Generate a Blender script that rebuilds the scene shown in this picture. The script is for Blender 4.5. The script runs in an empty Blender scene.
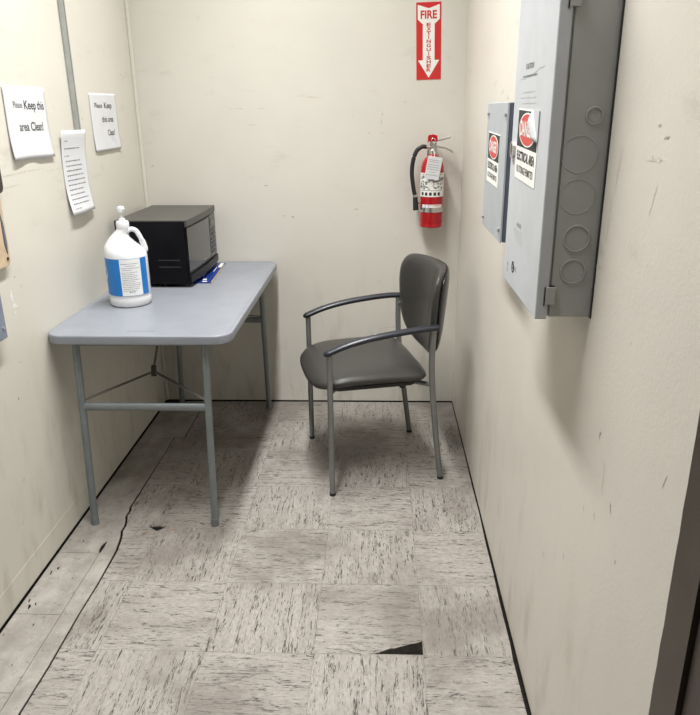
import bpy, bmesh, math, random
from mathutils import Vector, Matrix
from mathutils.geometry import tessellate_polygon

random.seed(7)
SC = bpy.context.scene
COL = SC.collection
XL, XR, YB = -1.096, 0.386, 3.351        # side walls, back wall
CEIL = 3.0
TH = 0.735                               # table height

# ------------------------------------------------------------------ camera
cam_d = bpy.data.cameras.new('camera')
cam_o = bpy.data.objects.new('camera', cam_d)
COL.objects.link(cam_o)
cam_d.sensor_fit = 'HORIZONTAL'
cam_d.sensor_width = 36.0
cam_d.lens = 704.71 / 700 * 36.0
cam_d.clip_start = 0.02
_pi, _ya, _ro = 0.3397, -0.0408, -0.0103
F = Vector((math.sin(_ya) * math.cos(_pi), math.cos(_ya) * math.cos(_pi), -math.sin(_pi)))
R0 = Vector((math.cos(_ya), -math.sin(_ya), 0))
U0 = R0.cross(F)
Rv = R0 * math.cos(_ro) + U0 * math.sin(_ro)
Uv = -R0 * math.sin(_ro) + U0 * math.cos(_ro)
m = Matrix((Rv, Uv, -F)).transposed().to_4x4()
m.translation = Vector((0, 0, 1.4262))
cam_o.matrix_world = m
SC.camera = cam_o

# ------------------------------------------------------------------ world, exposure
w = bpy.data.worlds.new('world')
SC.world = w
w.use_nodes = True
w.node_tree.nodes['Background'].inputs[0].default_value = (0.9, 0.95, 1.0, 1)
w.node_tree.nodes['Background'].inputs[1].default_value = 0.02
SC.view_settings.view_transform = 'Standard'
SC.view_settings.look = 'None'
SC.view_settings.gamma = 1.0
SC.view_settings.use_curve_mapping = False
SC.view_settings.exposure = 0.0

LAMP_Y, LAMP_X = 1.86, -0.37
def tube_light(name, x, y, z, sx, sy, watts):
    d = bpy.data.lights.new(name, 'AREA')
    d.shape = 'RECTANGLE'; d.size = sx; d.size_y = sy
    d.energy = watts; d.color = (1.0, 0.99, 0.97); d.spread = math.radians(118)
    o = bpy.data.objects.new(name, d); COL.objects.link(o)
    o.location = (x, y, z)
    return o
tube_light('lamp_light', LAMP_X, LAMP_Y, CEIL - 0.088, 0.14, 2.16, 54)

# ------------------------------------------------------------------ node helper
class NT:
    def __init__(s, name, rough=0.5, metallic=0.0, spec=0.5):
        s.m = bpy.data.materials.new(name); s.m.use_nodes = True
        s.t = s.m.node_tree; s.n = s.t.nodes; s.l = s.t.links
        s.b = s.n['Principled BSDF']
        s.b.inputs['Roughness'].default_value = rough
        s.b.inputs['Metallic'].default_value = metallic
        s.b.inputs['Specular IOR Level'].default_value = spec
        s._tc = None
    def put(s, sock, v):
        if isinstance(v, bpy.types.NodeSocket): s.l.new(v, sock)
        elif isinstance(v, (tuple, list)) and len(v) == 3 and sock.type == 'RGBA': sock.default_value = (*v, 1)
        else: sock.default_value = v
    def co(s):
        if s._tc is None: s._tc = s.n.new('ShaderNodeTexCoord')
        return s._tc.outputs['Object']
    def xyz(s, v=None):
        q = s.n.new('ShaderNodeSeparateXYZ'); s.l.new(v or s.co(), q.inputs[0]); return q.outputs
    def comb(s, x, y, z):
        q = s.n.new('ShaderNodeCombineXYZ')
        for i, v in enumerate((x, y, z)): s.put(q.inputs[i], v)
        return q.outputs[0]
    def math(s, op, a, b=0.0, c=0.0, clamp=False):
        q = s.n.new('ShaderNodeMath'); q.operation = op; q.use_clamp = clamp
        s.put(q.inputs[0], a); s.put(q.inputs[1], b)
        if op in ('MULTIPLY_ADD', 'COMPARE'): s.put(q.inputs[2], c)
        return q.outputs[0]
    def rng(s, v, a, b, c=0.0, d=1.0, smooth=True):
        q = s.n.new('ShaderNodeMapRange'); q.interpolation_type = 'SMOOTHSTEP' if smooth else 'LINEAR'
        s.put(q.inputs[0], v)
        for i, x in enumerate((a, b, c, d)): q.inputs[i + 1].default_value = x
        return q.outputs[0]
    def scale(s, v, sx, sy, sz, loc=(0, 0, 0)):
        q = s.n.new('ShaderNodeMapping'); s.l.new(v, q.inputs[0])
        q.inputs['Scale'].default_value = (sx, sy, sz); q.inputs['Location'].default_value = loc
        return q.outputs[0]
    def noise(s, v, sc=1.0, det=3.0, rough=0.5, dist=0.0):
        q = s.n.new('ShaderNodeTexNoise'); s.l.new(v, q.inputs['Vector'])
        q.inputs['Scale'].default_value = sc; q.inputs['Detail'].default_value = det
        q.inputs['Roughness'].default_value = rough; q.inputs['Distortion'].default_value = dist
        return q.outputs[0]
    def mix(s, f, a, b):
        q = s.n.new('ShaderNodeMix'); q.data_type = 'RGBA'
        s.put(q.inputs[0], f); s.put(q.inputs[6], a); s.put(q.inputs[7], b)
        return q.outputs[2]
    def bump(s, h, st=0.2, dist=0.002):
        q = s.n.new('ShaderNodeBump'); q.inputs['Strength'].default_value = st
        q.inputs['Distance'].default_value = dist; s.l.new(h, q.inputs['Height'])
        s.l.new(q.outputs[0], s.b.inputs['Normal'])
    def color(s, v): s.put(s.b.inputs['Base Color'], v); return s

def plain(name, col, rough=0.5, metallic=0.0, var=0.06, nsc=14.0, bump=0.0, spec=0.5):
    t = NT(name, rough, metallic, spec)
    n = t.noise(t.co(), nsc, 4, 0.6)
    k = t.rng(n, 0.3, 0.7)
    a = tuple(c * (1 - var) for c in col); b = tuple(min(1, c * (1 + var)) for c in col)
    t.color(t.mix(k, a, b))
    if bump: t.bump(t.noise(t.co(), 350, 2, 0.5), bump, 0.001)
    return t.m

# ------------------------------------------------------------------ materials
def wall_mat(name, base, along, bump=0.16):
    """painted board wall; 'along' is the horizontal axis index"""
    t = NT(name, 0.42, 0, 0.4)
    X = t.xyz()
    h, z = X[along], X[2]
    p = t.comb(h, z, 0.37 * (along + 1))
    cloud = t.rng(t.noise(p, 1.6, 5, 0.6), 0.3, 0.72)
    c = t.mix(cloud, tuple(v * 0.955 for v in base), tuple(min(1, v * 1.02) for v in base))
    # vertical grime low on the wall
    streak = t.rng(t.noise(t.scale(p, 14, 4.0, 1), 1.0, 6, 0.62), 0.48, 0.74)
    low = t.rng(z, 0.02, 0.85, 1.0, 0.0)
    c = t.mix(t.math('MULTIPLY', t.math('MULTIPLY', streak, low), 0.34), c, (0.27, 0.225, 0.15))
    # grey hand smudges in a band at shoulder height
    sm = t.rng(t.noise(t.scale(p, 5, 13, 1, (3, 1, 0)), 1.0, 7, 0.7), 0.56, 0.74)
    band = t.math('MULTIPLY', t.rng(z, 0.85, 1.2), t.rng(z, 1.6, 1.95, 1.0, 0.0))
    c = t.mix(t.math('MULTIPLY', t.math('MULTIPLY', sm, band), 0.20), c, (0.26, 0.23, 0.19))
    # small scuffs: thin ridges cut up by a mask
    r1 = t.math('ABSOLUTE', t.math('SUBTRACT', t.noise(t.scale(p, 9, 5, 1, (1, 5, 0)), 1.0, 3, 0.6), 0.5))
    r1 = t.rng(r1, 0.0, 0.006, 1.0, 0.0)
    mk = t.rng(t.noise(t.scale(p, 6, 9, 1, (8, 2, 3)), 1.0, 4, 0.6), 0.63, 0.72)
    c = t.mix(t.math('MULTIPLY', t.math('MULTIPLY', r1, mk), 0.22), c, (0.20, 0.17, 0.13))
    # specks
    sp = t.rng(t.noise(p, 42, 2, 0.5), 0.76, 0.80)
    c = t.mix(t.math('MULTIPLY', sp, 0.35), c, (0.16, 0.13, 0.10))
    t.color(c)
    t.bump(t.math('ADD', t.noise(p, 160, 3, 0.6), t.math('MULTIPLY', t.noise(p, 14, 3, 0.5), 1.6)), bump, 0.0022)
    return t.m

WALL = (0.675, 0.652, 0.592)
M_wall_back = wall_mat('painted wall back', WALL, 0)
M_wall_side = wall_mat('painted wall side', (0.662, 0.630, 0.572), 1)
M_wall_side_l = wall_mat('painted wall side left', (0.660, 0.638, 0.568), 1)
M_ceil = plain('ceiling paint', (0.55, 0.54, 0.52), 0.8)
M_gap = plain('dark gap', (0.014, 0.012, 0.010), 0.9, var=0.4, nsc=60, spec=0.1)
M_scuff = plain('scuff', (0.36, 0.32, 0.26), 0.7, var=0.3, nsc=80)
M_scuff_pale = plain('pale scuff', (0.60, 0.565, 0.50), 0.7, var=0.2, nsc=80)
M_patch = plain('white filler patch', (0.82, 0.81, 0.78), 0.7, nsc=60)
M_door = plain('dark brown paint', (0.052, 0.040, 0.032), 0.45, var=0.12)

def floor_mat():
    t = NT('travertine pattern vinyl tile', 0.42, 0, 0.4)
    X = t.xyz(); x, y = X[0], X[1]
    T = 0.3048
    gx = t.math('DIVIDE', t.math('SUBTRACT', x, 0.1307), T)
    gy = t.math('DIVIDE', t.math('SUBTRACT', y, 1.566), T)
    ix, iy = t.math('FLOOR', gx), t.math('FLOOR', gy)
    par = t.math('FLOORED_MODULO', t.math('ADD', ix, iy), 2.0)   # 1 = streaks run along x
    inv = t.math('SUBTRACT', 1.0, par)
    across = t.math('ADD', t.math('MULTIPLY', x, inv), t.math('MULTIPLY', y, par))
    along = t.math('ADD', t.math('MULTIPLY', y, inv), t.math('MULTIPLY', x, par))
    hsh = t.math('ADD', t.math('MULTIPLY', ix, 3.71), t.math('MULTIPLY', iy, 7.93))
    P = lambda a, b, o=0.0: t.comb(t.math('MULTIPLY', across, a), t.math('MULTIPLY', along, b), t.math('ADD', hsh, o))
    big = t.noise(t.comb(x, y, 0.7), 2.6, 6, 0.62)
    base = t.mix(t.rng(t.noise(P(26, 5), 1.0, 5, 0.65), 0.25, 0.75), (0.300, 0.278, 0.252), (0.372, 0.348, 0.320))
    grain = t.noise(P(150, 55, 3.3), 1.0, 5, 0.72)
    base = t.mix(t.math('MULTIPLY', t.rng(grain, 0.46, 0.66), 0.42), base, (0.19, 0.17, 0.15))
    base = t.mix(t.math('MULTIPLY', t.rng(grain, 0.48, 0.34), 0.30), base, (0.46, 0.44, 0.41))
    # long thin veins broken into dashes
    n1 = t.math('ABSOLUTE', t.math('SUBTRACT', t.noise(P(30, 2.2, 1.3), 1.0, 4, 0.66), 0.5))
    v1 = t.rng(n1, 0.003, 0.017, 1.0, 0.0)
    k1 = t.rng(t.noise(P(110, 30, 9.1), 1.0, 4, 0.75), 0.455, 0.515)
    n2 = t.math('ABSOLUTE', t.math('SUBTRACT', t.noise(P(62, 4.5, 4.4), 1.0, 4, 0.68), 0.47))
    v2 = t.rng(n2, 0.003, 0.018, 1.0, 0.0)
    k2 = t.rng(t.noise(P(90, 34, 2.1), 1.0, 4, 0.75), 0.49, 0.55)
    pit = t.rng(t.noise(P(260, 90, 5.5), 1.0, 3, 0.6), 0.66, 0.74)
    pk = t.rng(t.noise(P(18, 9, 6.6), 1.0, 3, 0.6), 0.42, 0.62)
    dark = t.math('MAXIMUM', t.math('MULTIPLY', v1, k1), t.math('MULTIPLY', t.math('MULTIPLY', v2, k2), 1.0))
    dark = t.math('MAXIMUM', dark, t.math('MULTIPLY', t.math('MULTIPLY', pit, pk), 0.6))
    c = t.mix(t.math('MULTIPLY', dark, 0.95), base, (0.03, 0.026, 0.022))
    # foot-traffic dirt
    c = t.mix(t.math('MULTIPLY', t.rng(big, 0.44, 0.64), 0.58), c, (0.13, 0.112, 0.095))
    # seams between tiles
    fx = t.math('ABSOLUTE', t.math('SUBTRACT', t.math('FRACT', t.math('ADD', gx, 0.5)), 0.5))
    fy = t.math('ABSOLUTE', t.math('SUBTRACT', t.math('FRACT', t.math('ADD', gy, 0.5)), 0.5))
    seam = t.rng(t.math('MINIMUM', fx, fy), 0.0015, 0.0045, 1.0, 0.0)
    c = t.mix(t.math('MULTIPLY', seam, 0.42), c, (0.10, 0.085, 0.07))
    t.color(c)
    t.put(t.b.inputs['Roughness'], t.rng(big, 0.3, 0.7, 0.36, 0.55))
    t.bump(t.math('SUBTRACT', 1.0, dark), 0.4, 0.001)
    return t.m
def strip_mat():
    t = NT('worn border tile', 0.5, 0, 0.35)
    co = t.co()
    base = t.mix(t.rng(t.noise(t.scale(co, 12, 8, 1), 1, 5, 0.65), 0.3, 0.7), (0.25, 0.23, 0.205), (0.38, 0.357, 0.328))
    fl_k = t.rng(t.noise(t.scale(co, 70, 90, 1, (5, 9, 0)), 1, 3, 0.6), 0.64, 0.70)
    base = t.mix(t.math('MULTIPLY', fl_k, 0.5), base, (0.62, 0.60, 0.57))
    d = t.rng(t.noise(t.scale(co, 46, 24, 1), 1, 5, 0.7), 0.60, 0.70)
    v = t.rng(t.math('ABSOLUTE', t.math('SUBTRACT', t.noise(t.scale(co, 20, 34, 1, (3, 3, 0)), 1, 4, 0.7), 0.5)), 0.003, 0.02, 1.0, 0.0)
    k = t.rng(t.noise(t.scale(co, 30, 30, 1, (7, 1, 0)), 1, 3, 0.6), 0.55, 0.66)
    c = t.mix(t.math('MULTIPLY', d, 0.55), base, (0.17, 0.14, 0.11))
    c = t.mix(t.math('MULTIPLY', t.math('MULTIPLY', v, k), 0.8), c, (0.06, 0.05, 0.04))
    s = t.rng(t.noise(co, 5, 4, 0.6), 0.5, 0.75)
    c = t.mix(t.math('MULTIPLY', s, 0.45), c, (0.13, 0.115, 0.095))
    t.color(c)
    return t.m
M_floor = floor_mat()
M_strip = strip_mat()
M_redmark = plain('red brown stain', (0.30, 0.13, 0.09), 0.7, var=0.3, nsc=120)

M_tabletop = plain('blue grey moulded plastic', (0.235, 0.250, 0.283), 0.38, var=0.05, nsc=9, bump=0.12)
M_tablerim = plain('grey plastic rim', (0.22, 0.24, 0.27), 0.4, var=0.05)
M_tableleg = plain('grey powder coated steel', (0.20, 0.225, 0.235), 0.42, metallic=0.25, var=0.08)
M_brace = plain('dull steel brace', (0.13, 0.125, 0.11), 0.55, metallic=0.2, var=0.15)
M_black = plain('black plastic', (0.012, 0.012, 0.014), 0.4, var=0.2)
M_vinyl = plain('charcoal vinyl', (0.040, 0.038, 0.0355), 0.38, var=0.06, nsc=30, bump=0.22)
M_shell = plain('black glossy shell', (0.016, 0.016, 0.018), 0.22, var=0.2)
M_arm = plain('black navy urethane armrest', (0.014, 0.017, 0.026), 0.34, var=0.15)
M_chairleg = plain('silver grey tube steel', (0.235, 0.242, 0.238), 0.36, metallic=0.55, var=0.06)
M_rub = plain('pale arm rub mark', (0.75, 0.75, 0.72), 0.6)
M_paper = plain('white paper', (0.68, 0.69, 0.715), 0.8, var=0.02)
M_ink = plain('black ink', (0.022, 0.022, 0.024), 0.7)
M_inkgrey = plain('grey ink', (0.16, 0.16, 0.18), 0.7)
M_red = plain('sign red', (0.58, 0.024, 0.024), 0.4, var=0.03)
M_white = plain('sign white', (0.84, 0.83, 0.80), 0.4, var=0.02)
M_extred = plain('extinguisher red enamel', (0.43, 0.010, 0.014), 0.2, var=0.05)
M_chrome = plain('bright steel', (0.62, 0.60, 0.57), 0.25, metallic=0.9)
M_rubber = plain('black rubber', (0.015, 0.015, 0.017), 0.5)
M_jug = plain('white polyethylene', (0.74, 0.75, 0.77), 0.28, var=0.01)
M_blue = plain('label blue', (0.006, 0.17, 0.52), 0.35, var=0.04)
M_labelw = plain('label white', (0.80, 0.82, 0.83), 0.4, var=0.02)
M_mwcase_lit = plain('microwave case lit tone', (0.052, 0.050, 0.045), 0.38, metallic=0.0, var=0.05)  # bright light on the top put into the colour, lighter than the side
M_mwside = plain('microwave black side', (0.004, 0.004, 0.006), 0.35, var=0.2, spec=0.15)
M_mwglass = plain('microwave dark glass', (0.030, 0.030, 0.030), 0.08, var=0.05, spec=0.9)
M_mwpanel = plain('microwave control panel', (0.02, 0.02, 0.028), 0.2, var=0.1)
M_key = plain('keypad print', (0.055, 0.055, 0.065), 0.4)
M_navy = plain('leaflet dark blue', (0.012, 0.035, 0.22), 0.3, var=0.3, nsc=50)
M_gold = plain('leaflet gold edge', (0.42, 0.34, 0.16), 0.5)
M_panel = plain('light grey enamel', (0.49, 0.515, 0.545), 0.42, var=0.04, bump=0.05)
M_panel_shaded = plain('shaded grey enamel', (0.37, 0.378, 0.37), 0.45, var=0.04, bump=0.05)  # one paint with the cover; shade of the near side put into the colour
M_box = plain('blue grey enamel', (0.37, 0.40, 0.43), 0.42, var=0.05)
M_boxdark = plain('slate blue enamel', (0.085, 0.105, 0.15), 0.42, var=0.06)
M_bluebox = plain('slate grey enamel', (0.20, 0.24, 0.30), 0.4, var=0.05)
M_seam = plain('shadow gap', (0.03, 0.03, 0.03), 0.8)
M_stickgrey = plain('sticker backing', (0.50, 0.52, 0.54), 0.5)
M_raceway = plain('grey metal strip', (0.36, 0.375, 0.36), 0.4, metallic=0.4, var=0.1, nsc=30)
M_tan = plain('tan wood', (0.55, 0.43, 0.29), 0.55, var=0.12, nsc=25)
M_phone = plain('dark plastic', (0.03, 0.022, 0.022), 0.35)

def emis(name, col, s):
    t = NT(name, 0.5); t.color(col)
    t.b.inputs['Emission Color'].default_value = (*col, 1); t.b.inputs['Emission Strength'].default_value = s
    return t.m
M_diff = emis('lit diffuser', (1.0, 0.985, 0.95), 2.0)

# ------------------------------------------------------------------ mesh helpers
rad0 = math.radians
def bm_new(): return bmesh.new()
def obj(name, bm, mats, parent=None, smooth=False, mw=None, bevel=0.0, seg=2, subsurf=0, auto=None):
    me = bpy.data.meshes.new(name)
    bmesh.ops.recalc_face_normals(bm, faces=bm.faces[:])
    bm.to_mesh(me); bm.free()
    if not isinstance(mats, (list, tuple)): mats = [mats]
    for q in mats: me.materials.append(q)
    o = bpy.data.objects.new(name, me); COL.objects.link(o)
    if parent is not None: o.parent = parent
    if mw is not None: o.matrix_local = mw
    if smooth:
        for p in me.polygons: p.use_smooth = True
    if bevel:
        b = o.modifiers.new('bevel', 'BEVEL'); b.width = bevel; b.segments = seg; b.limit_method = 'ANGLE'; b.angle_limit = math.radians(40)
        b.harden_normals = False
    if subsurf:
        s = o.modifiers.new('sub', 'SUBSURF'); s.levels = subsurf; s.render_levels = subsurf
    return o
def tag(o, label=None, cat=None, group=None, kind=None):
    if label: o['label'] = label
    if cat: o['category'] = cat
    if group: o['group'] = group
    if kind: o['kind'] = kind
    return o
def empty(name, loc=(0, 0, 0), mw=None):
    o = bpy.data.objects.new(name, None); COL.objects.link(o); o.empty_display_size = 0.05
    if mw is not None: o.matrix_world = mw
    else: o.location = loc
    return o
def box(bm, x0, x1, y0, y1, z0, z1, mi=0):
    v = [bm.verts.new(p) for p in ((x0,y0,z0),(x1,y0,z0),(x1,y1,z0),(x0,y1,z0),(x0,y0,z1),(x1,y0,z1),(x1,y1,z1),(x0,y1,z1))]
    for f in ((0,3,2,1),(4,5,6,7),(0,1,5,4),(1,2,6,5),(2,3,7,6),(3,0,4,7)):
        q = bm.faces.new([v[i] for i in f]); q.material_index = mi
def mkbox(name, x0, x1, y0, y1, z0, z1, mat, parent=None, bevel=0.0, **k):
    bm = bm_new(); box(bm, x0, x1, y0, y1, z0, z1); return obj(name, bm, mat, parent, bevel=bevel, **k)
def catmull(pts, n=6):
    P = [Vector(p) for p in pts]; out = []
    for i in range(len(P) - 1):
        a = P[i - 1] if i else P[0] * 2 - P[1]; b, c = P[i], P[i + 1]
        d = P[i + 2] if i + 2 < len(P) else P[-1] * 2 - P[-2]
        for k in range(n):
            t = k / n
            out.append(0.5 * ((2 * b) + (c - a) * t + (2 * a - 5 * b + 4 * c - d) * t * t + (3 * b - a - 3 * c + d) * t ** 3))
    out.append(P[-1]); return out
def tube(bm, pts, r, seg=12, sx=1.0, sy=1.0, up=Vector((0, 0, 1)), caps=True, mi=0, rs=None):
    P = [Vector(p) for p in pts]; rings = []
    for i, p in enumerate(P):
        d = (P[min(i + 1, len(P) - 1)] - P[max(i - 1, 0)]).normalized()
        u = up if abs(d.dot(up)) < 0.95 else Vector((0, 1, 0))
        a = d.cross(u).normalized(); b = a.cross(d).normalized()
        rr = rs[i] if rs else r
        rings.append([bm.verts.new(p + a * (math.cos(2*math.pi*k/seg) * rr * sx) + b * (math.sin(2*math.pi*k/seg) * rr * sy)) for k in range(seg)])
    for i in range(len(rings) - 1):
        for k in range(seg):
            f = bm.faces.new((rings[i][k], rings[i][(k+1) % seg], rings[i+1][(k+1) % seg], rings[i+1][k])); f.material_index = mi; f.smooth = True
    if caps:
        bm.faces.new(rings[0][::-1]).material_index = mi; bm.faces.new(rings[-1]).material_index = mi
def mktube(name, pts, r, mat, parent=None, **k):
    bm = bm_new(); tube(bm, pts, r, **k)
    o = obj(name, bm, mat, parent); smooth_auto(o); return o
def smooth_auto(o, ang=40):
    for p in o.data.polygons: p.use_smooth = True
    bm = bmesh.new(); bm.from_mesh(o.data)
    for e in bm.edges:
        if len(e.link_faces) == 2 and e.calc_face_angle(0) > math.radians(ang): e.smooth = False
    bm.to_mesh(o.data); bm.free(); return o
def lathe(bm, prof, c=(0, 0), seg=40, off=None, mi=0):
    rings = []
    for i, (r, z) in enumerate(prof):
        ox = off[i] if off else 0
        rings.append([bm.verts.new((c[0] + ox + math.cos(2*math.pi*k/seg) * r, c[1] + math.sin(2*math.pi*k/seg) * r, z)) for k in range(seg)])
    for i in range(len(rings) - 1):
        for k in range(seg):
            f = bm.faces.new((rings[i][k], rings[i][(k+1) % seg], rings[i+1][(k+1) % seg], rings[i+1][k])); f.material_index = mi
    bm.faces.new(rings[0][::-1]); bm.faces.new(rings[-1])
def prism(bm, pts, lo, hi, mi=0):
    """2-D outline (u,v) raised from lo to hi along local z"""
    a = [bm.verts.new((p[0], p[1], lo)) for p in pts]; b = [bm.verts.new((p[0], p[1], hi)) for p in pts]
    n = len(pts)
    bm.faces.new(a[::-1]).material_index = mi; bm.faces.new(b).material_index = mi
    for i in range(n): bm.faces.new((a[i], a[(i+1) % n], b[(i+1) % n], b[i])).material_index = mi
def mkprism(name, pts, lo, hi, mat, parent=None, **k):
    bm = bm_new(); prism(bm, pts, lo, hi); return obj(name, bm, mat, parent, **k)
def rrect(x0, x1, y0, y1, r, n=8):
    out = []
    for cx, cy, a0 in ((x1-r, y1-r, 0), (x0+r, y1-r, 90), (x0+r, y0+r, 180), (x1-r, y0+r, 270)):
        for k in range(n + 1):
            a = math.radians(a0 + 90 * k / n); out.append((cx + r * math.cos(a), cy + r * math.sin(a)))
    return out
def ell(cx, cy, rx, ry, n=32): return [(cx + rx * math.cos(2*math.pi*k/n), cy + ry * math.sin(2*math.pi*k/n)) for k in range(n)]
def ringmesh(bm, cx, cy, ro, ri, lo, hi, n=32):
    A = [[bm.verts.new((cx + r*math.cos(2*math.pi*k/n), cy + r*math.sin(2*math.pi*k/n), z)) for k in range(n)] for r, z in ((ro, lo), (ro, hi), (ri, hi), (ri, lo))]
    for j in range(4):
        for k in range(n):
            bm.faces.new((A[j][k], A[j][(k+1) % n], A[(j+1) % 4][(k+1) % n], A[(j+1) % 4][k]))
# frames on the walls: local x = reading direction, local y = up, local z = out of the wall
def frame(u, v, org):
    u = Vector(u); v = Vector(v); n = u.cross(v)
    q = Matrix((u, v, n)).transposed().to_4x4(); q.translation = Vector(org); return q
def on_left(y, z, off=0.0, rot=0.0): return frame((0, 1, 0), (0, 0, 1), (XL + off, y, z)) @ Matrix.Rotation(rot, 4, 'Z')
def on_right(y, z, x=XR, rot=0.0): return frame((0, -1, 0), (0, 0, 1), (x, y, z)) @ Matrix.Rotation(rot, 4, 'Z')
def on_back(x, z, y=YB, rot=0.0): return frame((1, 0, 0), (0, 0, 1), (x, y, z)) @ Matrix.Rotation(rot, 4, 'Z')

def text_mesh(body, size, width=None, bold=0.0, align='CENTER', spacing=1.0):
    cu = bpy.data.curves.new('t', 'FONT'); cu.body = body; cu.size = size; cu.align_x = align; cu.align_y = 'CENTER'
    cu.offset = bold; cu.space_character = spacing; cu.resolution_u = 4
    to = bpy.data.objects.new('t', cu); COL.objects.link(to)
    dg = bpy.context.evaluated_depsgraph_get(); dg.update()
    me = bpy.data.meshes.new_from_object(to.evaluated_get(dg))
    bpy.data.objects.remove(to); bpy.data.curves.remove(cu)
    xs = [v.co.x for v in me.vertices]
    if width and xs:
        s = width / (max(xs) - min(xs)); c = (max(xs) + min(xs)) / 2 if align == 'CENTER' else min(xs)
        for v in me.vertices: v.co.x = (v.co.x - c) * s
    return me
def text(body, size, u, v, mat, parent, n=0.0012, width=None, bold=0.0, align='CENTER', fn=None, name='lettering', wrap=None):
    me = text_mesh(body, size, width, bold, align); me.materials.append(mat); me.name = name
    for q in me.vertices:
        q.co.x += u; q.co.y += v; q.co.z = n + (fn(q.co.x, q.co.y) if fn else 0)
        if wrap: q.co = wrap(q.co)
    o = bpy.data.objects.new(name, me); COL.objects.link(o); o.parent = parent
    return o
def dashes(name, rows, mat, parent, n=0.001, th=0.0016, fn=None, wrap=None):
    """rows of unreadable small print: (u0, u1, v); each row is broken into word-long dashes"""
    bm = bm_new()
    for u0, u1, v in rows:
        u = u0
        while u < u1 - 0.002:
            L = min(random.uniform(0.35, 1.0) * max(0.006, (u1 - u0) * 0.14), u1 - u)
            h = th * random.uniform(0.8, 1.1)
            pts = [(u, v - h/2), (u + L, v - h/2), (u + L, v + h/2), (u, v + h/2)]
            vs = []
            for p in pts:
                q = Vector((p[0], p[1], n + (fn(*p) if fn else 0)))
                if wrap: q = wrap(q)
                vs.append(bm.verts.new(q))
            bm.faces.new(vs)
            u += L + th * 0.9
    o = obj(name, bm, mat, parent); return o

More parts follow.
